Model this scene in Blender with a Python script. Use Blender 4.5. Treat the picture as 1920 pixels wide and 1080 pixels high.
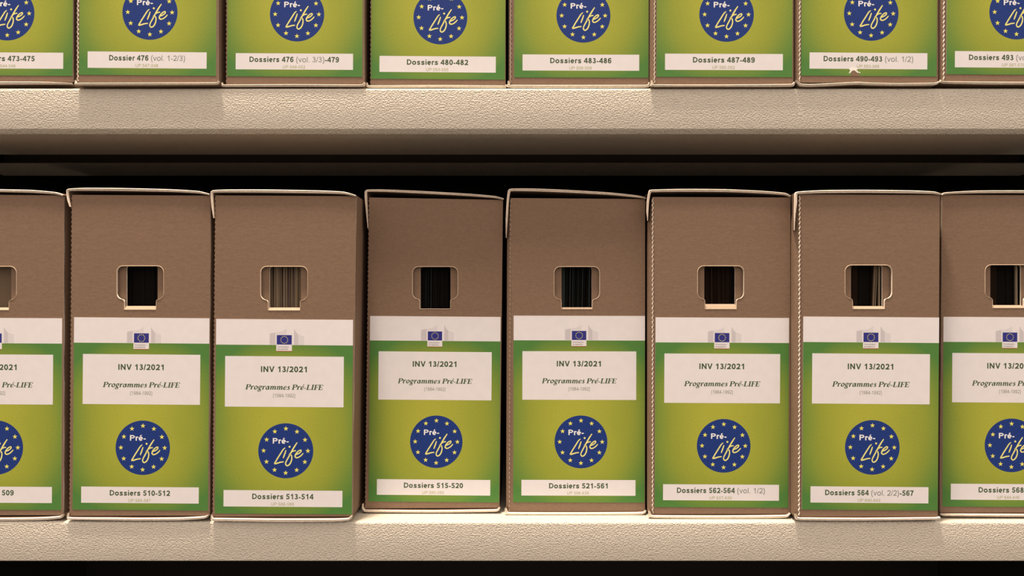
import bpy, bmesh, math, random
from mathutils import Vector
from mathutils.geometry import tessellate_polygon

random.seed(7)
scene = bpy.context.scene
for o in list(bpy.data.objects):
    bpy.data.objects.remove(o)

# ------------------------------------------------------------------ camera, world, lights, exposure
LENS = 27.0
WIDE = 0.8266                    # metres seen across the frame at the shelf front
K = WIDE / 1920.0                # metres per photo pixel at the shelf front (y = 0)
D = WIDE * LENS / 36.0           # camera distance from the shelf front

cam_d = bpy.data.cameras.new('camera')
cam_d.lens = LENS
cam_d.sensor_width = 36.0
cam_d.clip_start = 0.01
cam = bpy.data.objects.new('camera', cam_d)
scene.collection.objects.link(cam)
cam.location = (0, -D, 0)
cam.rotation_euler = (math.pi / 2, 0, 0)
scene.camera = cam

scene.view_settings.view_transform = 'Standard'
scene.view_settings.look = 'None'
scene.view_settings.gamma = 1.0
scene.view_settings.use_curve_mapping = False
scene.view_settings.exposure = 0.52

AMBIENT = 1.0
world = bpy.data.worlds.new('aisle_ambient')
scene.world = world
world.use_nodes = True
wn = world.node_tree.nodes
wl = world.node_tree.links
wn.clear()
w_out = wn.new('ShaderNodeOutputWorld')
w_bg = wn.new('ShaderNodeBackground')
w_tc = wn.new('ShaderNodeTexCoord')
w_sep = wn.new('ShaderNodeSeparateXYZ')
w_ramp = wn.new('ShaderNodeValToRGB')
w_ramp.color_ramp.elements[0].position = 0.30
w_ramp.color_ramp.elements[0].color = (0.085, 0.065, 0.052, 1)
w_ramp.color_ramp.elements[1].position = 0.80
w_ramp.color_ramp.elements[1].color = (1.0, 0.785, 0.67, 1)
w_mid = w_ramp.color_ramp.elements.new(0.52)
w_mid.color = (0.62, 0.487, 0.415, 1)
w_map = wn.new('ShaderNodeMath')
w_map.operation = 'MULTIPLY_ADD'
w_map.inputs[1].default_value = 0.5
w_map.inputs[2].default_value = 0.5
wl.new(w_tc.outputs['Generated'], w_sep.inputs[0])
wl.new(w_sep.outputs['Z'], w_map.inputs[0])
wl.new(w_map.outputs[0], w_ramp.inputs[0])
wl.new(w_ramp.outputs[0], w_bg.inputs['Color'])
w_bg.inputs['Strength'].default_value = AMBIENT
wl.new(w_bg.outputs[0], w_out.inputs['Surface'])

lamp_d = bpy.data.lights.new('ceiling_tube', 'AREA')
lamp_d.shape = 'RECTANGLE'
lamp_d.size = 0.30
lamp_d.size_y = 0.42
lamp_d.color = (1.0, 0.79, 0.63)
lamp_d.energy = 120.0
lamp = bpy.data.objects.new('ceiling_tube', lamp_d)
scene.collection.objects.link(lamp)
lamp.location = (-0.40, -0.42, 2.95)

# ------------------------------------------------------------------ colours and materials
def lin(c):
    c /= 255.0
    return c / 12.92 if c <= 0.04045 else ((c + 0.055) / 1.055) ** 2.4

WHITE = (232, 208, 192)
def alb(r, g, b, m=0.82):
    """albedo that a photographed colour implies, with the label paper as the white reference"""
    return tuple(min(0.95, lin(v) / lin(w) * m) for v, w in zip((r, g, b), WHITE))

def mat(name, col, rough=0.75, spec=0.25, noise=0.0, nscale=300.0, bump=0.0, bscale=400.0, bdist=0.001, stretch=(1, 1, 1), ridge=False):
    m = bpy.data.materials.new(name)
    m.use_nodes = True
    nt = m.node_tree
    b = nt.nodes['Principled BSDF']
    b.inputs['Base Color'].default_value = (*col, 1)
    b.inputs['Roughness'].default_value = rough
    b.inputs['Specular IOR Level'].default_value = spec
    if noise or bump:
        tc = nt.nodes.new('ShaderNodeTexCoord')
        mp = nt.nodes.new('ShaderNodeMapping')
        mp.inputs['Scale'].default_value = stretch
        nt.links.new(tc.outputs['Object'], mp.inputs['Vector'])
    if noise:
        n = nt.nodes.new('ShaderNodeTexNoise')
        n.inputs['Scale'].default_value = nscale
        n.inputs['Detail'].default_value = 4
        nt.links.new(mp.outputs['Vector'], n.inputs['Vector'])
        mr = nt.nodes.new('ShaderNodeMapRange')
        mr.inputs['From Min'].default_value = 0.25
        mr.inputs['From Max'].default_value = 0.75
        mr.inputs['To Min'].default_value = 1 - noise
        mr.inputs['To Max'].default_value = 1 + noise
        nt.links.new(n.outputs['Fac'], mr.inputs['Value'])
        mx = nt.nodes.new('ShaderNodeVectorMath')
        mx.operation = 'SCALE'
        mx.inputs[0].default_value = col
        nt.links.new(mr.outputs['Result'], mx.inputs['Scale'])
        nt.links.new(mx.outputs['Vector'], b.inputs['Base Color'])
    if bump:
        n2 = nt.nodes.new('ShaderNodeTexNoise')
        n2.inputs['Scale'].default_value = bscale
        n2.inputs['Detail'].default_value = 0.6
        n2.inputs['Distortion'].default_value = 0.35
        nt.links.new(mp.outputs['Vector'], n2.inputs['Vector'])
        bp = nt.nodes.new('ShaderNodeBump')
        bp.inputs['Strength'].default_value = bump
        bp.inputs['Distance'].default_value = bdist
        hgt = n2.outputs['Fac']
        if ridge:
            mp2 = nt.nodes.new('ShaderNodeMapping')
            mp2.inputs['Scale'].default_value = (0.92, 1, 1.05)
            nt.links.new(tc.outputs['Object'], mp2.inputs['Vector'])
            nt.links.new(mp2.outputs['Vector'], n2.inputs['Vector'])
        nt.links.new(hgt, bp.inputs['Height'])
        nt.links.new(bp.outputs['Normal'], b.inputs['Normal'])
    return m

M_CARD = mat('brown_board', (0.227, 0.157, 0.106), 0.8, 0.2, noise=0.10, nscale=420, bump=0.12, bscale=160, bdist=0.0006, stretch=(1, 1, 2.2))
M_EDGE = mat('cream_cut_edge', (0.90, 0.83, 0.71), 0.85, 0.1, noise=0.12, nscale=500)
M_TAB = mat('inner_board_fold', (0.46, 0.37, 0.27), 0.85, 0.1, noise=0.12, nscale=500)
M_RIM = mat('worn_board_rim', (0.60, 0.49, 0.36), 0.85, 0.1, noise=0.2, nscale=900)
M_PAPER = mat('white_paper', (0.795, 0.815, 0.835), 0.7, 0.25, noise=0.025, nscale=120)
M_SHELF = mat('beige_powder_coat', (0.735, 0.715, 0.605), 0.55, 0.35, noise=0.03, nscale=200, bump=1.0, bscale=840, bdist=0.00105, ridge=True)
M_DECK = M_SHELF
M_SHADED = mat('shaded_steel', (0.16, 0.135, 0.105), 0.8, 0.1)  # shelf steel with the under-shelf shade put into its colour
M_DARK = mat('bay_shade_black', (0.016, 0.015, 0.014), 0.85, 0.05, noise=0.1)  # near-black colour that holds the shade inside the bay
M_TEXT = mat('dark_green_ink', alb(66, 80, 46), 0.7, 0.2)
M_TEXTS = mat('green_serif_ink', alb(70, 84, 48), 0.7, 0.2)
M_GREY = mat('grey_ink', alb(122, 117, 104), 0.7, 0.2)
M_PALE = mat('pale_brown_ink', alb(136, 122, 104), 0.7, 0.2)
M_OLIVE = mat('pale_olive_ink', alb(170, 160, 108), 0.7, 0.2)
M_NAVY = mat('navy_ink', alb(25, 49, 106), 0.65, 0.25, noise=0.08, nscale=600)
M_YELL = mat('yellow_ink', alb(236, 212, 92), 0.7, 0.2)
M_LIFE = mat('pale_yellow_ink', alb(238, 214, 120), 0.7, 0.2)
M_WINK = mat('white_ink', alb(236, 226, 226, 0.86), 0.7, 0.2)
M_FLAG = mat('flag_blue_ink', alb(46, 44, 112), 0.65, 0.25)
M_WING = mat('grey_wing_ink', alb(201, 180, 170), 0.7, 0.2)
M_WINGL = mat('light_grey_wing_ink', alb(217, 196, 184), 0.7, 0.2)
M_RED = mat('red_ink', alb(170, 70, 45), 0.7, 0.2)
M_BLACK = mat('black_ink', alb(95, 88, 84), 0.7, 0.2)
M_TORN = mat('torn_paper_fibre', alb(238, 232, 196, 0.86), 0.9, 0.05, noise=0.15, nscale=900)

def green_print():
    m = bpy.data.materials.new('green_print')
    m.use_nodes = True
    nt = m.node_tree
    N, Lk = nt.nodes, nt.links
    b = N['Principled BSDF']
    b.inputs['Roughness'].default_value = 0.6
    b.inputs['Specular IOR Level'].default_value = 0.3
    uv = N.new('ShaderNodeUVMap')
    uv.uv_map = 'UVMap'
    sep = N.new('ShaderNodeSeparateXYZ')
    Lk.new(uv.outputs['UV'], sep.inputs[0])
    def math_(op, a, bb=None, c=None):
        n = N.new('ShaderNodeMath')
        n.operation = op
        for i, v in enumerate((a, bb, c)):
            if v is None:
                continue
            if isinstance(v, (int, float)):
                n.inputs[i].default_value = v
            else:
                Lk.new(v, n.inputs[i])
        return n.outputs[0]
    u, v = sep.outputs['X'], sep.outputs['Y']
    dx = math_('ABSOLUTE', math_('MULTIPLY_ADD', u, 2.0, -1.0))
    dx = math_('MULTIPLY', math_('POWER', dx, 2.0), 0.80)
    dv = math_('SUBTRACT', v, 0.5)
    dv = math_('ABSOLUTE', math_('MULTIPLY', dv, 2.0))
    dv = math_('POWER', dv, 3.0)
    tn = N.new('ShaderNodeTexNoise')
    tn.inputs['Scale'].default_value = 3.0
    tn.inputs['Detail'].default_value = 1.0
    Lk.new(uv.outputs['UV'], tn.inputs['Vector'])
    t = math_('ADD', dx, dv)
    t = math_('ADD', t, math_('MULTIPLY_ADD', tn.outputs['Fac'], 0.3, -0.15))
    ramp = N.new('ShaderNodeValToRGB')
    e = ramp.color_ramp.elements
    e[0].position = 0.0
    e[0].color = (*alb(170, 159, 50), 1)
    e[1].position = 1.25 / 1.6
    e[1].color = (*alb(78, 118, 49), 1)
    for pos, c in ((0.28, (146, 144, 45)), (0.56, (108, 128, 46))):
        k = e.new(pos)
        k.color = (*alb(*c), 1)
    Lk.new(math_('DIVIDE', t, 1.6), ramp.inputs[0])
    fn = N.new('ShaderNodeTexNoise')
    fn.inputs['Scale'].default_value = 90.0
    Lk.new(uv.outputs['UV'], fn.inputs['Vector'])
    mx = N.new('ShaderNodeVectorMath')
    mx.operation = 'SCALE'
    Lk.new(ramp.outputs['Color'], mx.inputs[0])
    Lk.new(math_('MULTIPLY_ADD', fn.outputs['Fac'], 0.24, 0.88), mx.inputs['Scale'])
    Lk.new(mx.outputs['Vector'], b.inputs['Base Color'])
    return m
M_GREEN = green_print()

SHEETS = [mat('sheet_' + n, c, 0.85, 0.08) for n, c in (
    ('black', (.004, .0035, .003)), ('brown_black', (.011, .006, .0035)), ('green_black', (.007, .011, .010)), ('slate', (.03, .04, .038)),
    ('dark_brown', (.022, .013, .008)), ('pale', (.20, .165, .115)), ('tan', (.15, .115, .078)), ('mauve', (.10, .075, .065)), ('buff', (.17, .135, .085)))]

# ------------------------------------------------------------------ mesh helpers
C = scene.collection
class MB:
    """collects polygons with their materials; build() links them as one mesh object"""
    def __init__(s):
        s.v, s.f, s.m, s.uv = [], [], [], {}
        s.mats = []
    def mi(s, m):
        if m not in s.mats:
            s.mats.append(m)
        return s.mats.index(m)
    def face(s, pts, m, uv=None):
        i = len(s.v)
        s.v += [tuple(p) for p in pts]
        s.f.append(tuple(range(i, i + len(pts))))
        s.m.append(s.mi(m))
        if uv:
            s.uv[len(s.f) - 1] = uv
    def box(s, x0, x1, y0, y1, z0, z1, m, front=None):
        p = [(x0, y0, z0), (x1, y0, z0), (x1, y0, z1), (x0, y0, z1), (x0, y1, z0), (x1, y1, z0), (x1, y1, z1), (x0, y1, z1)]
        for q, mm in (((0, 1, 2, 3), front or m), ((5, 4, 7, 6), m), ((4, 0, 3, 7), m), ((1, 5, 6, 2), m), ((3, 2, 6, 7), m), ((4, 5, 1, 0), m)):
            s.face([p[j] for j in q], mm)
    def build(s, name, parent=None, loc=(0, 0, 0), weld=1e-6, smooth=None):
        me = bpy.data.meshes.new(name)
        me.from_pydata(s.v, [], s.f)
        for m in s.mats:
            me.materials.append(m)
        me.polygons.foreach_set('material_index', s.m)
        if s.uv:
            ul = me.uv_layers.new(name='UVMap')
            for fi, uvs in s.uv.items():
                for li, c in zip(me.polygons[fi].loop_indices, uvs):
                    ul.data[li].uv = c
        if weld:
            bm = bmesh.new()
            bm.from_mesh(me)
            bmesh.ops.remove_doubles(bm, verts=bm.verts, dist=weld)
            bm.to_mesh(me)
            bm.free()
        if smooth:
            me.polygons.foreach_set('use_smooth', [True] * len(me.polygons))
            me.set_sharp_from_angle(angle=math.radians(smooth))
        me.update()
        o = bpy.data.objects.new(name, me)
        C.objects.link(o)
        o.parent = parent
        o.location = loc
        return o

def tag(o, label=None, cat=None, group=None, kind=None):
    for k, v in (('label', label), ('category', cat), ('group', group), ('kind', kind)):
        if v:
            o[k] = v
    return o

def normals(pts):
    out = []
    for i in range(len(pts)):
        a = Vector(pts[max(i - 1, 0)])
        b = Vector(pts[i])
        c = Vector(pts[min(i + 1, len(pts) - 1)])
        d1 = (b - a).normalized() if (b - a).length > 1e-9 else None
        d2 = (c - b).normalized() if (c - b).length > 1e-9 else None
        d = ((d1 or d2) + (d2 or d1))
        d = d.normalized() if d.length > 1e-6 else (d1 or d2)
        n = Vector((-d.y, d.x))
        cs = max(0.9, n.dot(Vector((-(d1 or d2).y, (d1 or d2).x))))
        out.append(n / cs)
    return out

def smooth_path(pts, n=4, ten=1.0):
    """Catmull-Rom through points of any dimension"""
    res = []
    for i in range(len(pts) - 1):
        p0, p1, p2, p3 = pts[max(i - 1, 0)], pts[i], pts[i + 1], pts[min(i + 2, len(pts) - 1)]
        for j in range(n):
            t = j / n
            h1, h2, h3, h4 = 2 * t ** 3 - 3 * t * t + 1, t ** 3 - 2 * t * t + t, -2 * t ** 3 + 3 * t * t, t ** 3 - t * t
            res.append(tuple(h1 * b + h2 * ten * 0.5 * (c - a) + h3 * c + h4 * ten * 0.5 * (d - b) for a, b, c, d in zip(p0, p1, p2, p3)))
    res.append(tuple(pts[-1]))
    return res

def sheet_edge(mb, path, y0, y1, nose, m_edge, m_face, lo=-9.0, hi=9.0):
    """a bent sheet of board: path of (x, z, thickness) seen from the front, going back from y0 to y1, with a rounded cut edge"""
    ns = normals([(p[0], p[1]) for p in path])
    rows = []
    for p, n in zip(path, ns):
        h = p[2] / 2
        q = lambda a, y: (p[0] + n.x * h * a, y, p[1] + n.y * h * a)
        k = lambda a, y: (min(max(q(a, y)[0], lo), hi), y, q(a, y)[2])
        rows.append([k(1, y1), k(1, y0 + 0.02), q(1, y0), q(0.75, y0 - nose * 0.66), q(0, y0 - nose), q(-0.75, y0 - nose * 0.66), q(-1, y0), k(-1, y0 + 0.02), k(-1, y1)])
    for a, b in zip(rows[:-1], rows[1:]):
        for j in range(8):
            mb.face([a[j], a[j + 1], b[j + 1], b[j]], m_face if j in (0, 1, 6, 7) else m_edge)
        mb.face([a[8], a[0], b[0], b[8]], m_face)
    for r, rev in ((rows[0], False), (rows[-1], True)):
        mb.face(list(reversed(r)) if rev else r, m_face)

def stroke2d(path):
    """flat ribbon polygons (2-D) of a pen stroke; path of (x, y, width)"""
    ns = normals([(p[0], p[1]) for p in path])
    out = []
    for i in range(len(path) - 1):
        a, b, na, nb = path[i], path[i + 1], ns[i], ns[i + 1]
        out.append([(a[0] + na.x * a[2] / 2, a[1] + na.y * a[2] / 2), (a[0] - na.x * a[2] / 2, a[1] - na.y * a[2] / 2),
                    (b[0] - nb.x * b[2] / 2, b[1] - nb.y * b[2] / 2), (b[0] + nb.x * b[2] / 2, b[1] + nb.y * b[2] / 2)])
    return out

def panel_with_hole(mb, outer, hole, y0, y1, m_face, m_edge):
    """flat board with a cut-out: outer and hole are (x, z) loops, the cut edges show m_edge"""
    loops = [[Vector((x, 0, z)) for x, z in outer], [Vector((x, 0, z)) for x, z in hole]]
    allv = [v for l in loops for v in l]
    for t in tessellate_polygon(loops):
        a, b, c = (allv[i] for i in t)
        for y, sgn in ((y0, 1), (y1, -1)):
            pts = [(p.x, y, p.z) for p in (a, b, c)]
            nrm = (b - a).cross(c - a).y
            if (nrm < 0) != (sgn > 0):
                pts.reverse()
            mb.face(pts, m_face)
    for loop in (outer, hole):
        for i in range(len(loop)):
            a, b = loop[i], loop[(i + 1) % len(loop)]
            mb.face([(a[0], y0, a[1]), (b[0], y0, b[1]), (b[0], y1, b[1]), (a[0], y1, a[1])], m_edge)

# ------------------------------------------------------------------ lettering
_tc = {}
def text_polys(body):
    """tiny lettering in the built-in face"""
    if body in _tc:
        return _tc[body]
    cu = bpy.data.curves.new('lettering', 'FONT')
    cu.body = body
    cu.size = 1.0
    cu.resolution_u = 2
    ob = bpy.data.objects.new('lettering', cu)
    C.objects.link(ob)
    bpy.context.view_layer.update()
    me = bpy.data.meshes.new_from_object(ob.evaluated_get(bpy.context.evaluated_depsgraph_get()))
    polys = [[(me.vertices[i].co.x, me.vertices[i].co.y) for i in p.vertices] for p in me.polygons]
    bpy.data.objects.remove(ob)
    bpy.data.curves.remove(cu)
    bpy.data.meshes.remove(me)
    _tc[body] = polys
    return polys

def bounds(polys):
    xs = [p[0] for q in polys for p in q]
    ys = [p[1] for q in polys for p in q]
    return min(xs), max(xs), min(ys), max(ys)

def tiny_line(body, width, cap, cx, base, m):
    polys = text_polys(body)
    b = bounds(polys)
    top = bounds(text_polys('C'))[3]
    sx, sy = width / (b[1] - b[0]), cap / top
    return [([(cx + (px - (b[0] + b[1]) / 2) * sx, base - py * sy) for px, py in q], m) for q in polys]

def arc(cx, cy, rx, ry, a0, a1, n=14):
    return [(cx + rx * math.cos(math.radians(a0 + (a1 - a0) * i / n)), cy + ry * math.sin(math.radians(a0 + (a1 - a0) * i / n))) for i in range(n + 1)]

def sans(ch, w):
    """a grotesque letter as pen strokes, capital height 1, pen width w: (advance, strokes)"""
    h = w / 2
    S = lambda pts, k=1.0: [(x, y, w * k) for x, y in pts]
    sm = lambda pts, k=1.0: S(smooth_path(pts, 4), k)
    if ch == ' ': return .37, []
    if ch == 'D': return 1.0, [S([(.1 + h, 0), (.1 + h, 1)]), S([(.1 + h, 1 - h), (.42, 1 - h)] + arc(.42, .5, .53 - h, .5 - h, 84, -84) + [(.42, h), (.1 + h, h)], .92)]
    if ch == 'P': return .93, [S([(.1 + h, 0), (.1 + h, 1)]), S([(.1 + h, 1 - h), (.52, 1 - h)] + arc(.52, .7, .37 - h, .3 - h, 80, -80, 8) + [(.52, .4 + h), (.1 + h, .4 + h)], .92)]
    if ch == 'I': return .39, [S([(.195, 0), (.195, 1)])]
    if ch == 'N': return 1.0, [S([(.1 + h, 0), (.1 + h, 1)]), S([(.9 - h, 0), (.9 - h, 1)]), S([(.1 + h, 1 - h * .6), (.9 - h, h * .6)], .95)]
    if ch == 'V': return .93, [S([(.03 + h, 1), (.465, h * .2)], .95), S([(.9 - h, 1), (.465, h * .2)], .95)]
    if ch == 'U': return 1.0, [S([(.1 + h, 1), (.1 + h, .36)] + arc(.5, .36, .4 - h, .37 - h, 184, 356) + [(.9 - h, .36), (.9 - h, 1)])]
    if ch == 'o': return .85, [S(arc(.425, .3625, .375 - h, .375 - h, 0, 360, 20))]
    if ch == 's': return .775, [sm([(.68 - h * .6, .51), (.56, .7 - h), (.38, .735 - h), (.17 + h * .6, .62 - h * .5), (.2 + h * .4, .45), (.4, .365), (.6 - h * .3, .27), (.64 - h * .5, .14 + h * .5), (.5, h), (.36, h - .01), (.19, .04 + h), (.06 + h * .6, .21)], .95)]
    if ch == 'i': return .39, [S([(.195, 0), (.195, .725)]), S([(.195, .85), (.195, 1)])]
    if ch in 'eé':
        st = [S([(.06 + h, .36), (.72 - h, .36)], .8), S([(.72 - h * .9, .3)] + arc(.385, .3625, .335 - h, .375 - h, 4, 318, 20))]
        return .775, st + ([S([(.3, .8), (.5, 1.02)], .85)] if ch == 'é' else [])
    if ch == 'r': return .53, [S([(.09 + h, 0), (.09 + h, .725)]), sm([(.09 + h, .4), (.2 + h * .3, .6), (.36, .735 - h), (.52, .7 - h)], .95)]
    if ch == '-': return .465, [S([(.06, .32), (.41, .32)], .95)]
    if ch == '(': return .465, [sm([(.4 - h * .5, 1.02), (.2, .75), (.1 + h, .37), (.2, 0), (.4 - h * .5, -.27)])]
    if ch == ')': return .465, [sm([(.065 + h * .5, 1.02), (.265, .75), (.365 - h, .37), (.265, 0), (.065 + h * .5, -.27)])]
    if ch == 'v': return .72, [S([(.02 + h, .725), (.36, h * .3)], .95), S([(.70 - h, .725), (.36, h * .3)], .95)]
    if ch == 'l': return .32, [S([(.16, 0), (.16, 1)])]
    if ch == '.': return .39, [S([(.195, 0), (.195, w)])]
    if ch == '/': return .40, [S([(.02 + h * .6, -.01), (.37 - h * .6, 1.01)], .8)]
    if ch == '0': return .777, [S(arc(.388, .5, .335 - h, .505 - h, 0, 360, 22))]
    if ch == '1': return .777, [S([(.47, 0), (.47, 1)]), S([(.47, .95 - h * .4), (.34, .82 - h * .4), (.16, .74 - h * .4)], .85)]
    if ch == '2': return .777, [S(arc(.39, .7, .32 - h, .3 - h, 172, -24) + [(.58 - h * .4, .45), (.3, .2), (.1 + h * .8, h)]), S([(.05, h), (.72, h)], .92)]
    if ch == '3': return .777, [S(arc(.37, .745, .275 - h, .255 - h, 165, -90), .93), S(arc(.37, .285, .325 - h, .29 - h, 90, -165), .95), S([(.28, .53), (.4, .53)], .8)]
    if ch == '4': return .777, [S([(.52, .94), (.1, .3)], .9), S([(.03, .29), (.74, .29)], .88), S([(.55, 0), (.55, 1)], .97)]
    if ch == '5': return .777, [S([(.2, 1 - h), (.68, 1 - h)], .92), S([(.2 + h * .4, 1 - h), (.13 + h * .6, .5)], .85), S(arc(.375, .325, .335 - h, .335 - h, 128, -162), .97)]
    if ch == '6': return .777, [S(arc(.395, .325, .33 - h, .335 - h, 0, 360, 18), .96), sm([(.69 - h * .6, .75), (.57, .93 - h * .5), (.42, 1.005 - h), (.25, .94 - h), (.11 + h * .8, .68), (.065 + h, .33)], .95)]
    if ch == '9':
        adv, st = sans('6', w)
        return adv, [[(.777 - x, 1 - y, k) for x, y, k in q] for q in st]
    if ch == '7': return .777, [S([(.05, 1 - h), (.72, 1 - h)], .94), sm([(.68 - h * .6, 1 - h * 1.4), (.5, .68), (.37, .35), (.31, 0)], .97)]
    if ch == '8': return .777, [S(arc(.388, .745, .28 - h, .258 - h, 0, 360, 18), .93), S(arc(.388, .285, .33 - h, .29 - h, 0, 360, 18), .96)]
    raise KeyError(ch)

BOLD, REG, THIN = .205, .125, .10
def fit_runs(runs, width, cap, cx, base):
    """runs of (text, pen width, material) set on one line; returns (polygon, material) in label pixels, y down"""
    x, items = 0.0, []
    for body, w, m in runs:
        for ch in body:
            adv, strokes = sans(ch, w)
            for st in strokes:
                items += [([(px + x, py) for px, py in q], m) for q in stroke2d(st)]
            x += adv
    b = bounds([q for q, m in items])
    sx = width / (b[1] - b[0])
    mid = (b[0] + b[1]) / 2
    return [([(cx + (px - mid) * sx, base - py * cap) for px, py in q], m) for q, m in items]

TH, TN = 0.225, 0.085
def ell(cx, cy, rx, ry, thick, thin, n=18, tilt=-0.5):
    return [(cx + rx * math.cos(2 * math.pi * i / n), cy + ry * math.sin(2 * math.pi * i / n),
             thin + (thick - thin) * abs(math.cos(2 * math.pi * i / n + tilt)) ** 1.3) for i in range(n + 1)]
def ser(x0, x1, y):
    return [(x0, y, 0.08), (x1, y, 0.08)]
E_STROKE = smooth_path([(.17, .3, .07), (.36, .34, .07), (.49, .46, .12), (.42, .60, .1), (.3, .615, .08), (.15, .46, .17), (.11, .25, .22), (.2, .06, .15), (.33, .04, .09), (.5, .16, .07)])
SERIF = {
    'P': (.80, [[(.2, 0, TH), (.2, 1, TH)], ser(0, .42, .04), ser(.02, .2, .96),
                smooth_path([(.2, .96, TN), (.46, .96, .1), (.66, .86, .19), (.69, .72, .22), (.6, .55, .15), (.42, .48, TN), (.25, .47, TN)])]),
    'r': (.58, [[(.18, 0, .21), (.18, .62, .21)], ser(.03, .2, .6), smooth_path([(.2, .34, .07), (.32, .54, .1), (.43, .6, .15), (.53, .54, .17)])]),
    'o': (.68, [ell(.335, .33, .225, .28, .21, .08)]),
    'g': (.66, [ell(.31, .42, .19, .2, .18, .08), ell(.27, -.17, .25, .12, .11, .09), smooth_path([(.22, .24, .09), (.14, .13, .1), (.24, .06, .12), (.42, .02, .13), (.52, -.08, .12)]), [(.46, .56, .09), (.64, .6, .12)]]),
    'a': (.72, [ell(.28, .31, .18, .28, .2, .07), [(.52, .64, .2), (.5, .1, .2)], smooth_path([(.5, .14, .16), (.54, .04, .1), (.68, .12, .05)])]),
    'm': (1.10, [[(.17, 0, .2), (.17, .62, .2)], [(.52, 0, .2), (.52, .5, .2)], [(.87, 0, .2), (.87, .5, .2)], ser(.02, .18, .6),
                smooth_path([(.2, .36, .07), (.32, .55, .09), (.44, .6, .14), (.52, .48, .2)]), smooth_path([(.55, .36, .07), (.67, .55, .09), (.79, .6, .14), (.87, .48, .2)]), [(.87, .05, .1), (1.06, .1, .05)]]),
    'e': (.60, [E_STROKE]),
    's': (.55, [smooth_path([(.45, .5, .1), (.33, .61, .09), (.2, .56, .13), (.2, .44, .18), (.32, .32, .2), (.4, .19, .17), (.34, .07, .12), (.2, .03, .09), (.06, .15, .11)])]),
    'é': (.60, [E_STROKE, [(.32, .74, .08), (.5, .95, .15)]]),
    '-': (.40, [[(.04, .3, .13), (.33, .3, .13)]]),
    'L': (.76, [[(.2, 0, TH), (.2, 1, TH)], ser(.02, .42, .96), ser(.02, .66, .04), [(.64, 0, .07), (.69, .3, .07)]]),
    'I': (.48, [[(.22, 0, TH), (.22, 1, TH)], ser(.02, .44, .96), ser(.02, .44, .04)]),
    'F': (.72, [[(.2, 0, TH), (.2, 1, TH)], ser(.02, .7, .96), ser(.02, .42, .04), [(.67, 1, .07), (.69, .72, .07)], ser(.25, .52, .51), [(.51, .64, .06), (.51, .38, .06)]]),
    'E': (.78, [[(.2, 0, TH), (.2, 1, TH)], ser(.02, .7, .96), ser(.02, .68, .04), [(.67, 1, .07), (.69, .72, .07)], ser(.25, .52, .51), [(.51, .64, .06), (.51, .38, .06)], [(.66, 0, .07), (.71, .3, .07)]]),
    ' ': (.30, []),
}
def serif_line(body, width, cap, cx, base, m):
    x, polys = 0.0, []
    for ch in body:
        adv, strokes = SERIF[ch]
        for st in strokes:
            for q in stroke2d(st):
                k = 1.09 if ch in 'rogamesé' else 1.0
                polys.append([(px + x + 0.2 * py, py * k) for px, py in q])
        x += adv
    b = bounds(polys)
    sx = width / (b[1] - b[0])
    return [([(cx + (px - (b[0] + b[1]) / 2) * sx, base - py * cap) for px, py in q], m) for q in polys]

# ------------------------------------------------------------------ printed pieces of the label, in label pixels
#   x from the label's centre line, y down from the label's top edge
LH, LW, GY = 360.5, 253.8, 47.5
def plate(x0, x1, y0, y1, m):
    return [([(x0, y0), (x1, y0), (x1, y1), (x0, y1)], m)]

def disc(cx, cy, r, m, n=64):
    return [([(cx + r * math.cos(2 * math.pi * i / n), cy + r * math.sin(2 * math.pi * i / n)) for i in range(n)], m)]

def star(cx, cy, r, m):
    out = [(cx + (r if i % 2 == 0 else r * 0.4) * math.sin(math.pi * i / 5), cy - (r if i % 2 == 0 else r * 0.4) * math.cos(math.pi * i / 5)) for i in range(10)]
    res = [([out[(2 * i - 1) % 10], out[2 * i], out[2 * i + 1]], m) for i in range(5)]
    return res + [([out[i] for i in (1, 3, 5, 7, 9)], m)]

def title_print():
    t = fit_runs([('INV 13/2021', BOLD, M_TEXT)], 85, 10.8, -0.7, 97.8)
    t += serif_line('Programmes Pré-LIFE', 145, 9.7, 0.3, 130.4, M_TEXTS)
    t += fit_runs([('(1984-1992)', .12, M_PALE)], 41, 6.6, 0.2, 144.4)
    return plate(-109.7, 110.3, 68.5, 162.3, M_PAPER), t

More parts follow.
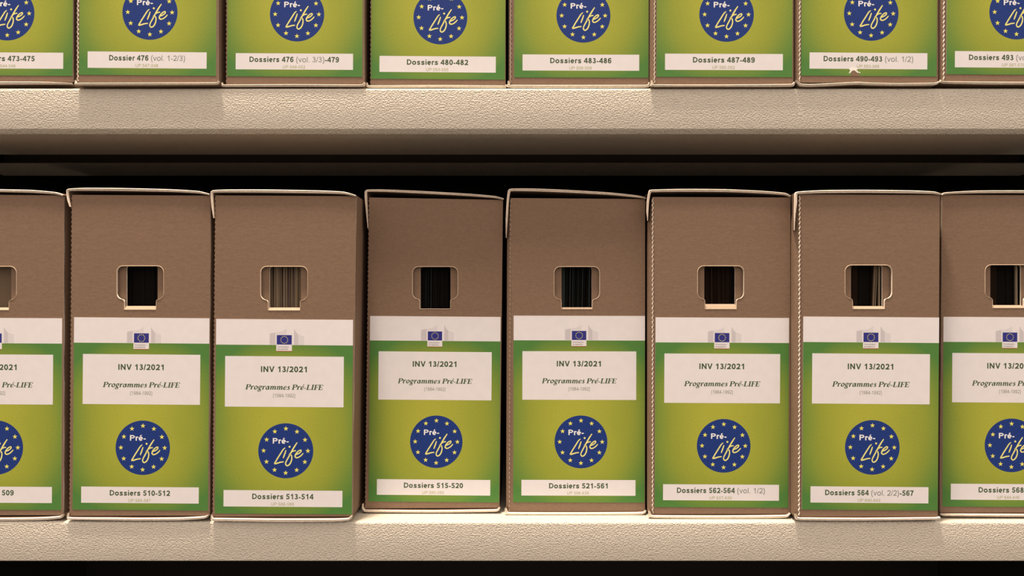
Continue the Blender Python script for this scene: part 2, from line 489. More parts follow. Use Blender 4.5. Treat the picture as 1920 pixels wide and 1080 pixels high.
EMX, EMY, EMR = 3.8, 243.5, 51.0
def emblem_print():
    z = lambda x, y: (EMX + (x - 534) / 333 * EMR, EMY + (y - 460) / 333 * EMR)
    t = []
    for i in range(12):
        a = math.pi * i / 6
        t += star(EMX + 0.805 * EMR * math.sin(a), EMY - 0.805 * EMR * math.cos(a), 4.7, M_YELL)
    t += fit_runs([('Pré-', .2, M_WINK)], 29.5, 10.4, EMX - 9.4, EMY - 13.2)
    w = 2.15
    strokes = [
        [(528, 423, .6), (505, 442, 1), (470, 497, 1.1), (435, 553, 1.1), (408, 600, 1.1)],
        [(408, 596, 1), (402, 616, 1.3), (432, 611, 1.2), (470, 599, 1.1), (510, 594, .9)],
        [(537, 452, .8), (525, 490, 1.1), (512, 525, 1.1), (503, 550, .7)],
        [(672, 358, .8), (640, 407, 1.2), (610, 458, 1.2), (585, 505, 1.1), (560, 552, 1.1), (538, 594, 1), (534, 624, 1), (552, 641, 1.1), (580, 625, 1.1), (600, 588, 1.1), (608, 545, 1), (600, 512, 1), (572, 505, .8)],
        [(580, 500, .7), (605, 474, 1), (635, 460, 1), (657, 458, .9)],
        [(652, 507, 1), (690, 492, 1), (718, 468, 1), (716, 450, 1), (690, 460, 1), (660, 492, 1.1), (647, 525, 1.1), (665, 543, 1.1), (700, 532, 1), (728, 508, 1), (746, 487, .7)],
    ]
    for s in strokes:
        for q in stroke2d(smooth_path([(*z(x, y), k * w) for x, y, k in s], 3)):
            t.append((q, M_LIFE))
    t += disc(*z(580, 411), 1.9, M_LIFE, 12)
    return disc(EMX, EMY, EMR, M_NAVY), t

def logo_print():
    f = 0.1294
    z = lambda x, y: (-0.4 + (x - 930.5) * f, 37.8 + (y - 315) * f)
    P = lambda pts, m: ([z(x, y) for x, y in pts], m)
    under = [P([(722, 228), (800, 212), (800, 385), (722, 385)], M_WING), P([(800, 212), (880, 200), (880, 385), (800, 385)], M_WINGL),
             P([(880, 200), (925, 180), (962, 152), (962, 260), (880, 260)], M_WINGL),
             P([(1070, 150), (1092, 195), (1130, 238), (1130, 385), (1070, 385)], M_WING), P([(1130, 238), (1215, 262), (1215, 385), (1130, 385)], M_WINGL)]
    over = [P([(817, 240), (1041, 240), (1041, 474), (817, 474)], M_PAPER)]
    top = [P([(823, 247), (1038, 247), (1038, 383), (823, 383)], M_FLAG), P([(820, 474), (1038, 474), (1038, 482), (820, 482)], M_RED)]
    t = []
    for i in range(12):
        a = math.pi * i / 6
        c = z(931 + 50 * math.sin(a), 316 - 50 * math.cos(a))
        t += star(c[0], c[1], 1.25, M_YELL)
    x0, y0 = z(834, 426)
    t += tiny_line('Commission', 20.8, 2.9, x0 + 10.4, y0, M_BLACK)
    x0, y0 = z(834, 458)
    t += tiny_line('européenne', 19.6, 2.9, x0 + 9.8, y0, M_BLACK)
    return under, over, top, t

TITLE, EMBLEM, LOGO = title_print(), emblem_print(), logo_print()
STEP = 0.000014
SHEET = 0.00022
def print_mesh(layers, sc):
    """layers of flat print stacked by a hair, in metres; local origin at the label's top centre, front face at y = -SHEET"""
    mb = MB()
    for i, layer in enumerate(layers):
        for j, (q, m) in enumerate(layer):
            pts = [(x * K * sc, -SHEET - STEP * (i + 1) - 4e-7 * (j % 25), -y * K * sc) for x, y in q]
            area = sum(pts[j][0] * pts[(j + 1) % len(pts)][2] - pts[(j + 1) % len(pts)][0] * pts[j][2] for j in range(len(pts)))
            if area < 0:
                pts.reverse()
            mb.face(pts, m)
    return mb

def label_sheet(sc, torn):
    mb = MB()
    w, h, g = LW * K * sc / 2, LH * K * sc, GY * K * sc
    y = -SHEET
    mb.face([(-w, y, -g), (w, y, -g), (w, y, 0), (-w, y, 0)], M_PAPER)
    if torn is None:
        mb.face([(-w, y, -h), (w, y, -h), (w, y, -g), (-w, y, -g)], M_GREEN, [(0, 0), (1, 0), (1, 1), (0, 1)])
    else:
        edge = [(-w, -h)] + [(x * K * sc, -yy * K * sc) for x, yy in torn] + [(w, -h), (w, -g), (-w, -g)]
        tri = tessellate_polygon([[Vector((x, z, 0)) for x, z in edge]])
        for t in tri:
            pts = [(edge[i][0], y, edge[i][1]) for i in t]
            a = (pts[1][0] - pts[0][0]) * (pts[2][2] - pts[0][2]) - (pts[2][0] - pts[0][0]) * (pts[1][2] - pts[0][2])
            if a < 0:
                pts.reverse()
            mb.face(pts, M_GREEN, [((p[0] + w) / (2 * w), (p[2] + h) / (h - g)) for p in pts])
    for a, b in (((-w, 0), (w, 0)), ((w, 0), (w, -h)), ((-w, -h), (-w, 0))):
        mb.face([(a[0], y, a[1]), (b[0], y, b[1]), (b[0], 0, b[1]), (a[0], 0, a[1])], M_PAPER)
    return mb

# ------------------------------------------------------------------ setting: shelves in their bay
DEPTH = 0.40
def shelf(z_top, label, hpx, cpx):
    root = bpy.data.objects.new('metal_shelf', None)
    C.objects.link(root)
    root.location = (0, 0, z_top)
    tag(root, label, 'shelf', 'metal shelves carrying the archive boxes')
    h, lip, ch = hpx * K, 0.100, cpx * K
    r1 = 0.0022
    prof = [(DEPTH, 0), (r1 * 2.2, 0), (r1 + 0.0002, 0)]
    prof += [(r1 - r1 * math.sin(a), -r1 + r1 * math.cos(a)) for a in [i * math.pi / 12 for i in range(7)]]
    bz = -h - ch
    prof += [(0, -r1 - 0.0002), (0, -h + 0.0006), (0.0002, -h), (0.0006 + ch * 0.95, bz + 0.0002), (0.0010 + ch * 0.95, bz)]
    prof += [(lip, bz), (lip, bz + 0.016), (lip - 0.002, bz + 0.016), (lip - 0.002, -0.002), (DEPTH, -0.002)]
    mb = MB()
    X = 0.565
    n = len(prof)
    for i in range(n):
        a, b = prof[i], prof[(i + 1) % n]
        mb.face([(-X, a[0], a[1]), (X, a[0], a[1]), (X, b[0], b[1]), (-X, b[0], b[1])], M_SHELF)
    mb.build('shelf_tray', root, smooth=24)
    mb = MB()
    mb.box(-X, X, 0.152, 0.236, bz, bz + 0.0008, M_SHELF, M_SHADED)
    mb.box(-X, X, 0.2345, 0.236, bz + 0.0008, -0.002, M_SHADED)  # upright face coloured dark to give the shadow band under the shelf
    mb.build('support_beam', root)
    return root
Z_UP, Z_LOW = (540 - 165.0) * K, (540 - 978.0) * K
shelf(Z_UP, 'beige textured metal shelf across the top, carrying the upper row of boxes', 76.5, 8.0)
shelf(Z_LOW, 'beige textured metal shelf along the bottom, carrying the lower row of boxes', 73.0, 2.4)

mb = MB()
mb.box(-0.585, 0.585, DEPTH, DEPTH + 0.02, -0.75, 0.62, M_DARK)  # added against light leaks; its near-black colour stands for the shade behind the boxes
tag(mb.build('shade_backdrop'), 'added back panel coloured near-black for the shade behind the boxes', 'wall', kind='structure')
for nm, sx in (('wall_left', -1), ('wall_right', 1)):  # added panels that keep light from leaking in at the bay ends
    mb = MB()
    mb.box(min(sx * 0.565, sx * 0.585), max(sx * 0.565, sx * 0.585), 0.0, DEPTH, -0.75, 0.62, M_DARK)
    tag(mb.build(nm), 'added dark end panel blocking light leaks into the bay at the ' + nm[5:], 'wall', kind='structure')
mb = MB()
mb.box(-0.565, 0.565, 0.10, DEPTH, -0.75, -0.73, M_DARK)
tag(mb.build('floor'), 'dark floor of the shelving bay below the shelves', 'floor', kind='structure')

# ------------------------------------------------------------------ archive boxes
def hole_loop(cx, top, a, n=5):
    """hand hole: a rounded opening with a square notch below, (x, y) in photo pixels scaled by a"""
    w, h, r, nw, nb, f = 43.5 * a, 62 * a, 11 * a, 29.5 * a, 81 * a, 5 * a
    arc = lambda x, y, rr, a0, a1: [(cx + x + rr * math.cos(math.radians(a0 + (a1 - a0) * i / n)), top + y + rr * math.sin(math.radians(a0 + (a1 - a0) * i / n))) for i in range(n + 1)]
    pts = arc(-w + r, r, r, 180, 270) + arc(w - r, r, r, 270, 360) + arc(w - r, h - r, r, 0, 90)
    pts += arc(nw + f, h + f, f, 270, 180)[0:] + [(cx + nw, top + nb), (cx - nw, top + nb)]
    pts += arc(-nw - f, h + f, f, 360, 270) + arc(-w + r, h - r, r, 90, 180)
    return pts

def archive_box(b):
    s = b['s']
    d = D * (1 / s - 1)
    zs = Z_LOW if b['row'] == 0 else Z_UP
    xc = (b['bl'][0] + b['br'][0]) / 2
    root = bpy.data.objects.new('archive_box', None)
    C.objects.link(root)
    X0 = (xc - 960) * K / s
    root.location = (X0, d, zs)
    tag(root, b['label'], 'archive box', 'archive boxes on the lower shelf' if b['row'] == 0 else 'archive boxes on the upper shelf')
    yaw = math.radians(b.get('yaw', 0))
    root.rotation_euler = (0, 0, yaw)
    def L(px, py, s2=s):
        return ((px - 960) * K / s2 - X0, (540 - py) * K / s2 - zs)
    u = K / s
    BD = 0.335
    tl, tr, bl, br = (L(*b[k]) for k in ('tl', 'tr', 'bl', 'br'))
    zmin = 0.0006
    bl = (bl[0], max(bl[1], zmin + 0.002))
    br = (br[0], max(br[1], zmin + 0.002))
    PF, PT = 0.0012, 0.0016
    # front panel with its hand hole
    hx, hy = b['hole']
    loop = [L(*p) for p in hole_loop(hx, hy, s)]
    mb = MB()
    n = 8
    outer = [bl, br, tr, tl]
    if b.get('teeth'):
        zz = []
        ny = int((b['bl'][1] - b['tl'][1]) / 2.2)
        for i in range(1, ny):
            k = i / ny
            zz.append(L(b['tl'][0] + (b['bl'][0] - b['tl'][0]) * k + 0.9 * math.sin(2 * math.pi * i / 4), b['tl'][1] + (b['bl'][1] - b['tl'][1]) * k))
        outer = [bl, br, tr, tl] + [p for p in zz if p[1] > bl[1] + 0.001]
    panel_with_hole(mb, outer, loop, PF, PF + PT, M_CARD, M_EDGE)
    n_ = len(loop)
    ctr = L(hx, hy + 36 * s)
    rim = []
    for i in range(n_):
        p0, p1, p2 = Vector(loop[i - 1]), Vector(loop[i]), Vector(loop[(i + 1) % n_])
        d1, d2 = p1 - p0, p2 - p1
        t_ = (d1.normalized() if d1.length > 1e-7 else Vector((0, 0))) + (d2.normalized() if d2.length > 1e-7 else Vector((0, 0)))
        t_ = t_.normalized() if t_.length > 1e-6 else Vector((1, 0))
        nv = Vector((-t_.y, t_.x))
        rim.append((p1, nv))
    if (rim[n_ // 20][1]).dot(rim[n_ // 20][0] - Vector(ctr)) < 0:
        rim = [(p, -nv) for p, nv in rim]
    wr = 1.15 * u
    for i in range(n_):
        (pa, na), (pb, nb_) = rim[i], rim[(i + 1) % n_]
        A, B_ = pa + na * wr, pb + nb_ * wr
        Am, Bm = pa + na * wr * .35, pb + nb_ * wr * .35
        for q in ([(A.x, PF, A.y), (B_.x, PF, B_.y), (Bm.x, PF - .0003, Bm.y), (Am.x, PF - .0003, Am.y)],
                  [(Am.x, PF - .0003, Am.y), (Bm.x, PF - .0003, Bm.y), (pb.x, PF, pb.y), (pa.x, PF, pa.y)]):
            mb.face(q, M_RIM)
    mb.build('front_panel', root)
    # second panel behind it, with a narrower opening
    mb = MB()
    top, w, r, low = hy - 1.0 * s, 29.3 * s, 5 * s, (82.0 - 0.9 * b.get('tab', 0)) * s
    inner = [(hx - w, hy + low), (hx - w, top + r), (hx - w + r * .3, top + r * .3), (hx - w + r, top), (hx + w - r, top), (hx + w - r * .3, top + r * .3), (hx + w, top + r), (hx + w, hy + low)]
    g = 0.0022
    panel_with_hole(mb, [(bl[0] + g, bl[1] + g), (br[0] - g, br[1] + g), (tr[0] - g, tr[1] - 0.014), (tl[0] + g, tl[1] - 0.014)], [L(*p) for p in inner], 0.0046, 0.0060, M_CARD, M_EDGE)
    mb.build('inner_panel', root)
    # cut tongue bent inwards at the foot of the hole
    tb = b.get('tab', 0)
    if tb:
        mb = MB()
        x0, z0 = L(hx - 29.3 * s, hy + 80.8 * s)
        x1, _ = L(hx + 29.3 * s, hy)
        rows = []
        for i in range(5):
            t = i / 4
            rows.append((PF + 0.0001 + 0.0033 * t, z0 + tb * u * math.sin(t * math.pi / 2) - 0.0002))
        for (ya, za), (yb, zb) in zip(rows[:-1], rows[1:]):
            mb.face([(x0, ya, za), (x1, ya, za), (x1, yb, zb), (x0, yb, zb)], M_TAB)
            mb.face([(x0, yb, zb - 0.0006), (x1, yb, zb - 0.0006), (x1, ya, za - 0.0006), (x0, ya, za - 0.0006)], M_TAB)
        mb.build('hole_tab', root)
    # side panels and back
    t = 0.0016
    for a, c, sg in ((bl, tl, 1), (br, tr, -1)):
        mb = MB()
        bul = b.get('bulge', 0) * 0.9 * u if sg > 0 else 0.0
        prof = [(0.0, PF + 0.0004, 0), (0.35, PF + 0.0012, 1), (0.8, PF + 0.0030, 1), (1.0, PF + 0.0055, 1), (0.9, 0.012, 1), (0.4, 0.026, 1), (0.0, 0.05, 1), (0.0, BD, 1)]
        rows = []
        for i in range(13):
            k = i / 12
            px, pz = a[0] + (c[0] - a[0]) * k, a[1] + (c[1] - a[1]) * k
            amt = bul * min(1.0, 0.15 + (1 - k) * 9)
            rows.append([(px - sg * f * amt, y, pz) for f, y, _ in prof] + [(px + sg * t, BD, pz), (px + sg * t, PF + 0.0004, pz)])
        m_ = len(rows[0])
        for r0, r1 in zip(rows[:-1], rows[1:]):
            for j in range(m_):
                q = [r0[j], r0[(j + 1) % m_], r1[(j + 1) % m_], r1[j]]
                mb.face(q[::-1] if sg > 0 else q, M_CARD)
        mb.build('side_panel', root, smooth=50)
    mb = MB()
    mb.box(bl[0] + t * 1.2, br[0] - t * 1.2, BD - t, BD - 0.0002, 0.003, min(tl[1], tr[1]) - 0.001, M_CARD)
    mb.build('back_panel', root)
    # top and bottom of the sleeve: two layers of board with rounded cream edges
    for nm, path in (('top_flap', b['top']), ('bottom_flap', b['bot'])):
        mb = MB()
        pp = smooth_path([(p[0], p[1], (p[2] if len(p) > 2 else 5.6)) for p in path], 3, 0.6)
        rnd = random.Random(hash(b['num']) % 1000 if False else len(b['num']) * 7 + int(b['bl'][0]) % 97 + (3 if nm == 'top_flap' else 0))
        ph = rnd.uniform(0, 6.28)
        for lay in (-1, 1):
            pts = []
            for i, (x, y, th) in enumerate(pp):
                k = i / (len(pp) - 1)
                wob = 0.35 * math.sin(9 * k + ph) + 0.2 * math.sin(23 * k + 2 * ph)
                pts.append((x, y, th, wob))
            nn = normals([(p[0], p[1]) for p in pts])
            out = []
            for (x, y, th, wob), nv in zip(pts, nn):
                o = lay * th * 0.25 * (1 + 0.12 * wob)
                qx, qz = L(x + nv.x * o, y + nv.y * o)
                half = th * 0.47 * u
                out.append((qx, max(qz, half / 2 + 0.0002), half))
            yb = BD
            sheet_edge(mb, out, 0.0 + (0.0003 if lay > 0 else 0), yb, 0.0013, M_EDGE, M_CARD, min(bl[0], tl[0]) + 0.0004, max(br[0], tr[0]) - 0.0004)
        if nm == 'bottom_flap':
            mb.box(bl[0] + 0.004, br[0] - 0.004, 0.012, BD, 0.0, 0.0015, M_CARD)
        mb.build(nm, root, smooth=50)
    # perforated corner fold
    if b.get('perf'):
        amp, wd, dash = b['perf']
        mb = MB()
        x_t, y_t = b['tl'][0], b['tl'][1] + 3
        x_b, y_b = b['bl'][0], b['bl'][1] - 2
        nseg = int((y_b - y_t) / 1.1)
        pts, rnd = [], random.Random(int(x_t))
        for i in range(nseg + 1):
            k = i / nseg
            y = y_t + (y_b - y_t) * k
            ph = 2 * math.pi * y / 8.8
            x = x_t + (x_b - x_t) * k + amp * math.sin(ph) - wd * 0.15
            pts.append((x, y, wd * (0.85 + 0.25 * math.cos(ph)) * rnd.uniform(0.85, 1.15), 0.00035 * math.sin(ph + 1)))
        for i in range(nseg):
            if dash and (i % 8) > 4:
                continue
            a, c = pts[i], pts[i + 1]
            ax, az = L(a[0], a[1]); cx_, cz = L(c[0], c[1])
            ha, hc = a[2] / 2 * u, c[2] / 2 * u
            fa, fc = PF - 0.0006 + a[3], PF - 0.0006 + c[3]
            mb.face([(ax, fa - 0.0003, az), (cx_, fc - 0.0003, cz), (cx_ + hc, fc + 0.0003, cz), (ax + ha, fa + 0.0003, az)][::-1], M_EDGE)
            mb.face([(ax - ha, fa + 0.0003, az), (cx_ - hc, fc + 0.0003, cz), (cx_, fc - 0.0003, cz), (ax, fa - 0.0003, az)][::-1], M_EDGE)
            mb.face([(ax - ha, fa + 0.0003, az), (cx_ - hc, fc + 0.0003, cz), (cx_ - hc, PF + 0.0003, cz), (ax - ha, PF + 0.0003, az)], M_EDGE)
            mb.face([(ax + ha, fa + 0.0003, az), (cx_ + hc, fc + 0.0003, cz), (cx_ + hc, PF + 0.0003, cz), (ax + ha, PF + 0.0003, az)][::-1], M_EDGE)
        mb.build('perforated_edge', root)
    # printed label and the pieces printed on it
    lx, ly = L(b['lab'][0], b['lab'][1])
    sc = b.get('ls', 1.0)
    lab = label_sheet(sc, b.get('torn')).build('label', root, (lx, PF, ly))
    lab.rotation_euler = (0, math.radians(b['ang']), 0)
    title = print_mesh(TITLE, sc).build('title_panel', lab, weld=0)
    print_mesh(EMBLEM, sc).build('round_emblem', lab, weld=0)
    print_mesh(LOGO, sc).build('flag_logo', lab, weld=0)
    num = fit_runs(b['runs'], b['tw'] / s / sc, 10.1, b.get('tx', -1.0), 333.4)
    num += fit_runs([(b['up'], .14, M_OLIVE)], b.get('uw', 42), 5.7, -1.5 + b.get('ux', 0), 345.2)
    print_mesh([plate(-111, 109.4, 317, 347.4, M_PAPER), num], sc).build('number_panel', lab, weld=0)
    if b.get('torn'):
        rag = [(-37.5, 352), (-35.5, 347), (-34.8, 343), (-37, 340), (-36, 334.5), (-31, 331.5), (-26, 333.5), (-21.5, 334.5), (-20, 339), (-23, 342.5), (-20.5, 346), (-18.5, 350.5), (-21, 352), (-24, 349), (-27.5, 345.5), (-31.5, 345), (-33.5, 350), (-36, 354)]
        rag = [(x, 343.0 + (y - 331.5) * 0.58) for x, y in rag]
        tri = [([rag[i] for i in t], M_TORN) for t in tessellate_polygon([[Vector((x, y, 0)) for x, y in rag]])]
        tip = [([(-17 + 1.4 * math.cos(a), 354 + 1.4 * math.sin(a)) for a in [i * math.pi / 3 for i in range(6)]], M_TORN)]
        notch = [([(-34.5, 360.6), (-31.5, 351.5), (-28, 349.5), (-23.5, 352.5), (-15.5, 360.6)], M_CARD)]
        print_mesh([[], [], tri + tip, notch], sc).build('torn_patch', lab, weld=0)
    return root

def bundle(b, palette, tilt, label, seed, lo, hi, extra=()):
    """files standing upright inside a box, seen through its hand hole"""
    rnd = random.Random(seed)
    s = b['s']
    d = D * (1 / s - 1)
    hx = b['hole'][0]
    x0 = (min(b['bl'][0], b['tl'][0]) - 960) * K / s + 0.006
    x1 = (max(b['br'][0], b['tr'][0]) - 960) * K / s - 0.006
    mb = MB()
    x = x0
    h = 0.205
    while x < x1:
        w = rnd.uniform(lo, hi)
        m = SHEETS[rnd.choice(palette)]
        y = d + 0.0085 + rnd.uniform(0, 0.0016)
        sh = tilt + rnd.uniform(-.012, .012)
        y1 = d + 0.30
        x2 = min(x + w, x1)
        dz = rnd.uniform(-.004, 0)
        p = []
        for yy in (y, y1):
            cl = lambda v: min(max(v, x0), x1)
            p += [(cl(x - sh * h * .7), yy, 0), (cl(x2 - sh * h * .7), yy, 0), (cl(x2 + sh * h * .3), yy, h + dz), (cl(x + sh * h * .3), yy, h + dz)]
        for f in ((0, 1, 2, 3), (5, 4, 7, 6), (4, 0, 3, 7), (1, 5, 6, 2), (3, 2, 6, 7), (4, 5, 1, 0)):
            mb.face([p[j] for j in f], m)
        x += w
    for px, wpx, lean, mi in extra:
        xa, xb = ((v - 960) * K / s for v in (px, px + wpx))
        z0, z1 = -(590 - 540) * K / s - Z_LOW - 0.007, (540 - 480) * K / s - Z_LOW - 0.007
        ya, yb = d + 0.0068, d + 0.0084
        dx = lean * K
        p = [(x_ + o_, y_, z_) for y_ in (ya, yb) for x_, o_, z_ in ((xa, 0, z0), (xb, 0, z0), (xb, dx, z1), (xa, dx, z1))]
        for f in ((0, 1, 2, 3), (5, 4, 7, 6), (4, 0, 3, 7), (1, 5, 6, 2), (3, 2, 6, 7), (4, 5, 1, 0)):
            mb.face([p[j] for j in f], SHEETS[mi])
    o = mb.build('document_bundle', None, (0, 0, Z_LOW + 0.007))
    tag(o, label, 'documents', 'documents inside the lower boxes')
    return o

B, G = lambda t: (t, BOLD, M_TEXT), lambda t: (t, REG, M_GREY)
def up_tl(x, y):      # the upper boxes go on above the frame
    return (x, y - 602)

LOW = [
    dict(num='509', s=0.999, bl=(-144, 967), br=(117, 966.5), tl=(-143, 364), tr=(118.5, 366),
         top=[(-147, 392, 1), (-149, 370, 4), (-147, 357, 4.5), (-120, 354.5), (0, 357.5), (60, 359), (105, 362.5, 4.5), (119, 367, 3)],
         bot=[(-148, 962, 3), (-147, 971, 5), (-120, 973), (0, 973.6), (80, 972.5), (114, 969.5, 5), (119.5, 963, 3)],
         hole=(-15, 500), tab=4.5, lab=(-11.6, 596.3), ang=0.3, runs=[B('Dossier 509')], tw=77, tx=-1.0, up='UP 584', uw=20, ux=3,
         label='archive box labelled Dossier 509, leftmost on the lower shelf, cut by the frame'),
    dict(num='510-512', teeth=1, s=1.002, bl=(128.5, 968), br=(391.5, 967.5), tl=(133, 365), tr=(393.5, 366.5), 
         top=[(132.5, 388, 1), (128.5, 374, 3.5), (127, 361, 4), (129.5, 356.2, 4.5), (160, 355), (230, 355.5), (320, 357.5, 5.4), (372, 360.5, 4.8), (393.5, 365, 3)],
         bot=[(129, 961.5, 3), (127.6, 969, 4.5), (134, 972.3, 5), (200, 973), (260, 973.6), (340, 973), (384, 970, 5), (391, 965, 3)],
         hole=(261.3, 499), tab=6.5, lab=(264.75, 596), ang=0.45, runs=[B('Dossiers 510-512')], tw=113, up='UP 585-587',
         label='brown archive box with label Dossiers 510-512, black hand hole and pale tab'),
    dict(num='513-514', teeth=1, s=1.007, ls=1.006, bl=(397.5, 969.5), br=(660, 969), tl=(402.5, 366), tr=(667.5, 367.5), 
         top=[(401.5, 409, 1), (399, 388, 4), (397.5, 366, 4.5), (400, 359.3, 5), (430, 358.3, 6), (500, 358.5, 6.2), (600, 360, 6), (645, 362, 5), (667.5, 367.5, 3)],
         bot=[(397, 965, 3), (398, 972, 5), (406, 974, 6), (530, 975.5, 6.4), (630, 975, 6), (655, 973, 5), (660, 966, 3)],
         hole=(531.7, 500), tab=5, lab=(533, 599), ang=0.4, runs=[B('Dossiers 513-514')], tw=115, up='UP 588-589',
         label='archive box labelled Dossiers 513-514 whose hand hole shows pale stacked paper'),
    dict(num='515-520', teeth=1, s=0.966, bl=(684, 954), br=(936.5, 953), tl=(691.5, 370), tr=(943, 374.5), 
         top=[(690, 428, 1), (688, 400, 3), (686.3, 375, 4.5), (686, 361, 4.5), (690, 357.5, 4.5), (720, 357.5, 4.8), (790, 360.5, 5), (880, 365.5, 4.6), (928, 369.5, 4), (944.5, 373.5, 3)],
         bot=[(680.5, 944, 2.6), (680, 951, 3.6), (684, 957, 4.8), (700, 958, 5), (810, 958.8, 5), (915, 957.5, 5), (933, 956.5, 4.5), (937, 951, 3)],
         hole=(815.5, 500.5), tab=0, lab=(816, 593.5), ang=0.45, runs=[B('Dossiers 515-520')], tw=111, up='UP 590-595',
         label='archive box labelled Dossiers 515-520, pushed back on the shelf beside the protruding box'),
    dict(num='521-561', bulge=7.5, s=0.972, bl=(955.5, 960.5), br=(1210, 959.5), tl=(957.5, 371), tr=(1210, 373), perf=(0.5, 0.8, True),
         top=[(949, 446, 1), (950, 412, 4), (952, 378, 4.6), (954.3, 360, 4.8), (959, 356, 5), (1000, 356.2, 5.4), (1060, 358.5, 5.4), (1140, 363, 5), (1195, 368.5, 4.2), (1211, 372, 2.5)],
         bot=[(948, 952, 3), (949.5, 959, 5), (956, 963, 6), (1050, 963.5, 6), (1150, 963.3, 6), (1205, 962, 5), (1210.5, 956, 3)],
         hole=(1082, 500.5), tab=3, lab=(1086.4, 592.3), ang=0.15, runs=[B('Dossiers 521-561')], tw=110, up='UP 596-636',
         label='archive box labelled Dossiers 521-561 with dark thin files in its hand hole'),
    dict(num='562-564', bulge=8, s=0.988, bl=(1224.5, 965), br=(1482.5, 964.5), tl=(1224.5, 369), tr=(1483, 370), perf=(0.9, 1.8, False),
         top=[(1214.3, 414, 1), (1213.8, 398, 4), (1215, 377, 5), (1218, 361, 5), (1223, 358, 5), (1280, 357, 5.6), (1360, 357.5, 5.6), (1430, 360.5, 5.4), (1471, 363.8, 4.6), (1481.5, 368.5, 3)],
         bot=[(1217.5, 957.5, 3), (1218.5, 964, 5), (1226, 968.5, 5.4), (1350, 969.3, 5.6), (1450, 968.5, 5.6), (1475, 967.5, 5), (1481, 962, 3)],
         hole=(1352.2, 499), tab=9, lab=(1355, 595.8), ang=0.3, runs=[B('Dossiers 562-564'), G(' (vol. 1/2)')], tw=165, up='UP 637-639',
         label='archive box labelled Dossiers 562-564 (vol. 1/2) with a wavy perforated corner'),
    dict(num='564-567', bulge=9, s=1.005, bl=(1499.5, 969.5), br=(1760, 969), tl=(1500.5, 364), tr=(1763.5, 365.5), perf=(0.9, 2.1, False),
         top=[(1489, 432, 1), (1490, 402, 3.5), (1491.6, 380, 6), (1492, 366, 6), (1496, 361.8, 5), (1540, 359.6, 6), (1620, 359, 6), (1710, 360, 6), (1750, 361.5, 5), (1763.5, 364.5, 3)],
         bot=[(1491, 962.5, 3), (1493, 969, 5), (1501, 973, 5.6), (1620, 973.6, 5.8), (1720, 972.6, 5.6), (1755, 972, 5), (1762, 970, 4)],
         hole=(1630, 497.5), tab=5, lab=(1634.7, 594.6), ang=0.45, runs=[B('Dossiers 564'), G(' (vol. 2/2)'), B('-567')], tw=166, up='UP 640-643',
         label='archive box labelled Dossiers 564 (vol. 2/2)-567 with thick pale perforated left corner'),
    dict(num='568-570', s=0.988, bl=(1765, 962), br=(2026, 962), tl=(1767.5, 365), tr=(2029, 366),
         top=[(1766, 366, 2.5), (1772, 362.6, 4), (1830, 360, 5.4), (1920, 359.6, 5.4), (1990, 362, 5), (2029, 367, 3)],
         bot=[(1765, 963, 2.5), (1770, 965, 4.4), (1860, 965.8, 5), (1940, 966.2, 5), (2020, 966, 4.4), (2027, 962, 3)],
         hole=(1892.3, 497), tab=5, lab=(1895.7, 594.9), ang=0.35, runs=[B('Dossiers 568-570')], tw=113, up='UP 644-646',
         label='archive box labelled Dossiers 568-570, rightmost on the lower shelf, cut by the frame'),
]
def upper(num, s, xl, xr, yb, bot, cx, npt, ang, runs, tw, up, label, perf=None, **kw):
    lsc = kw.pop('ls', 1.0)
    top0 = npt - 317 * s * lsc
    d = dict(num=num, row=1, s=s, bl=(xl, yb), br=(xr, yb), tl=(xl + 1.5, yb - 603), tr=(xr + 0.8, yb - 602),
             top=[(xl - 3, yb - 580, 1), (xl - 4, yb - 603, 5), (xl, yb - 611, 5), (xl + 80, yb - 612), (xl + 180, yb - 610), (xr - 20, yb - 606, 5), (xr + 1, yb - 602, 3)],
             bot=bot, hole=((xl + xr) / 2, yb - 469 * s), tab=5, lab=(cx, top0), ang=ang, runs=runs, tw=tw, up=up, perf=perf, ls=lsc, label=label)
    d.update(kw)
    return d
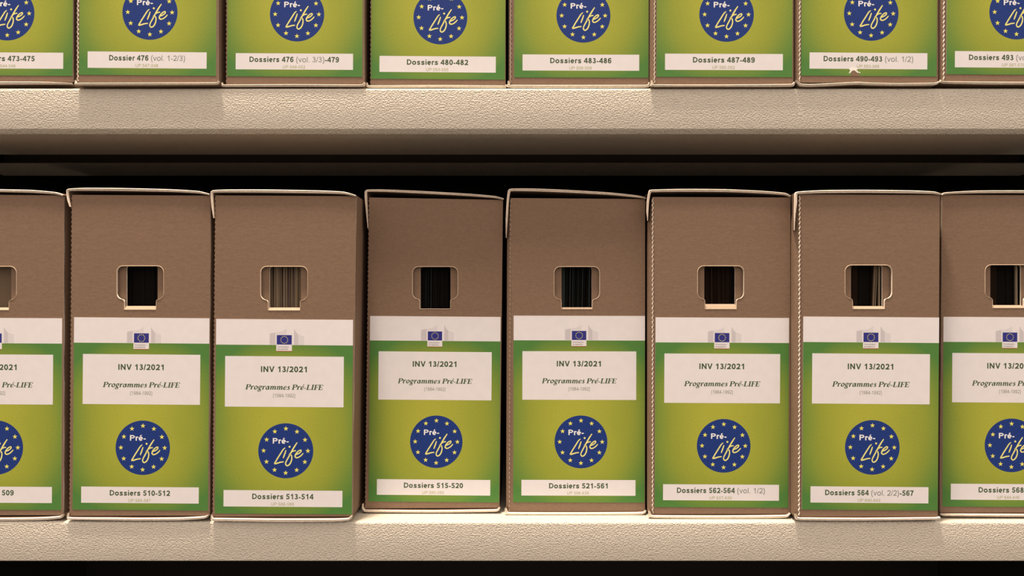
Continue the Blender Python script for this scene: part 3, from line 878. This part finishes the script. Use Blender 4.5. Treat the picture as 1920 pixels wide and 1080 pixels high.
HIGH = [
    upper('473-475', 0.998, -128, 136, 152, [(-129, 150, 3), (-125, 156, 5), (0, 156, 6), (80, 156, 5), (137, 157.3, 3)], 9.8, 97.6, 0.3,
          [B('Dossiers 473-475')], 113, 'UP 544-546', 'archive box labelled 473-475, leftmost on the upper shelf, cut by the frame'),
    upper('476', 1.008, 145, 408, 153.5, [(142.5, 151, 3), (143.5, 157, 5), (150, 158, 4.6), (280, 157.6, 4.6), (398, 156.8, 4.6), (407.5, 156, 4), (410.5, 151.5, 3)], 278, 96.6, 0.4,
          [B('Dossier 476'), G(' (vol. 1-2/3)')], 142, 'UP 547-548', 'archive box labelled Dossier 476 (vol. 1-2/3) on the upper shelf', yaw=0.25, ls=1.004, perf=(0.6, 2.6, False)),
    upper('476-479', 1.0, 423, 682, 157.5, [(416.5, 155, 3), (417.5, 160, 4), (426, 161, 4.4), (550, 160.5, 4.6), (672, 161, 4.4), (682, 159, 4), (684, 154.5, 3)], 553.8, 99.5, 0.3,
          [B('Dossiers 476'), G(' (vol. 3/3)'), B('-479')], 168, 'UP 549-552', 'archive box labelled Dossiers 476 (vol. 3/3)-479 on the upper shelf', teeth=1),
    upper('480-482', 0.991, 694, 948, 160, [(688, 155.5, 3), (688.5, 161, 4), (697, 162.5, 4.2), (820, 162, 4.4), (940, 162.8, 4.2), (947.5, 162.5, 4), (950, 159, 3)], 823.4, 104.8, 0.4,
          [B('Dossiers 480-482')], 115, 'UP 553-555', 'archive box labelled Dossiers 480-482 on the upper shelf, label set lowest', teeth=1),
    upper('483-486', 0.994, 957.5, 1217, 158, [(953.5, 152, 3), (954.2, 159, 4.6), (960, 162, 5.4), (1090, 162.2, 5.4), (1208, 161.8, 5), (1216, 160, 4.4), (1217.3, 154.5, 3)], 1091, 101.6, 0.15,
          [B('Dossiers 483-486')], 115, 'UP 556-559', 'archive box labelled Dossiers 483-486 on the upper shelf', bulge=4, perf=(0.7, 1.2, False)),
    upper('487-489', 1.004, 1228, 1488.5, 157.3, [(1222, 151, 3), (1222.8, 158, 4.4), (1228, 161, 5), (1350, 161.3, 5.2), (1478, 160.3, 5), (1487, 158.5, 4.6), (1489.3, 154.5, 3)], 1360, 100.2, 0.2,
          [B('Dossiers 487-489')], 116, 'UP 560-562', 'archive box labelled Dossiers 487-489 on the upper shelf', bulge=8, perf=(0.8, 1.9, False)),
    upper('490-493', 1.004, 1500.5, 1760, 153.5, [(1491.5, 151, 2.6), (1496, 155.5, 4), (1501, 159.5, 5), (1520, 160.3, 5), (1560, 158.8, 5), (1605, 156.4, 5), (1630, 157.6, 5), (1680, 158.6, 5), (1750, 157.8, 5), (1759.5, 154, 3)], 1632.5, 98.3, 0.4,
          [B('Dossiers 490-493'), G(' (vol. 1/2)')], 168, 'UP 563-566', 'archive box labelled Dossiers 490-493 (vol. 1/2) with torn label edge', bulge=9, perf=(0.8, 2.0, False),
          torn=[(-34.5, 360.5), (-31.5, 351.5), (-28, 349.5), (-23.5, 352.5), (-15.5, 360.5)]),
    upper('493', 1.004, 1771, 2034, 152, [(1763.5, 150, 2.6), (1768, 154.5, 4), (1850, 156, 5), (1960, 156.3, 5), (2028, 155, 4), (2035, 151, 3)], 1905.5, 95.8, 0.4,
          [B('Dossiers 493'), G(' (vol. 2/2)')], 142, 'UP 567-570', 'archive box labelled Dossiers 493, rightmost on the upper shelf, cut by the frame', bulge=8, perf=(0.8, 1.8, False), tx=-14),
]
for b in LOW:
    b['row'] = 0
    archive_box(b)
for b in HIGH:
    archive_box(b)

spec = {
    '509': ([6, 8], 0.10, 'buff leaning sheets inside the box labelled Dossier 509', 0.016, 0.026),
    '510-512': ([0, 0, 0], 0.0, 'black files inside the box labelled Dossiers 510-512', 0.002, 0.006),
    '513-514': ([5, 6, 7, 8, 8, 6], 0.0, 'stack of pale paper edges inside the box labelled Dossiers 513-514', 0.0006, 0.0016),
    '515-520': ([0, 0, 0, 2], 0.01, 'black files inside the box labelled Dossiers 515-520', 0.001, 0.003),
    '521-561': ([0, 2, 2, 0, 3], 0.02, 'thin green black files inside the box labelled Dossiers 521-561', 0.0007, 0.0022),
    '562-564': ([1, 0, 1], 0.0, 'brown black files inside the box labelled Dossiers 562-564', 0.0015, 0.004),
    '564-567': ([0, 1, 4, 0, 0], 0.02, 'dark files with pale sheets inside the box labelled Dossiers 564-567', 0.002, 0.006),
    '568-570': ([0, 1, 0], 0.0, 'dark brown and black files inside the box labelled Dossiers 568-570', 0.003, 0.007),
}
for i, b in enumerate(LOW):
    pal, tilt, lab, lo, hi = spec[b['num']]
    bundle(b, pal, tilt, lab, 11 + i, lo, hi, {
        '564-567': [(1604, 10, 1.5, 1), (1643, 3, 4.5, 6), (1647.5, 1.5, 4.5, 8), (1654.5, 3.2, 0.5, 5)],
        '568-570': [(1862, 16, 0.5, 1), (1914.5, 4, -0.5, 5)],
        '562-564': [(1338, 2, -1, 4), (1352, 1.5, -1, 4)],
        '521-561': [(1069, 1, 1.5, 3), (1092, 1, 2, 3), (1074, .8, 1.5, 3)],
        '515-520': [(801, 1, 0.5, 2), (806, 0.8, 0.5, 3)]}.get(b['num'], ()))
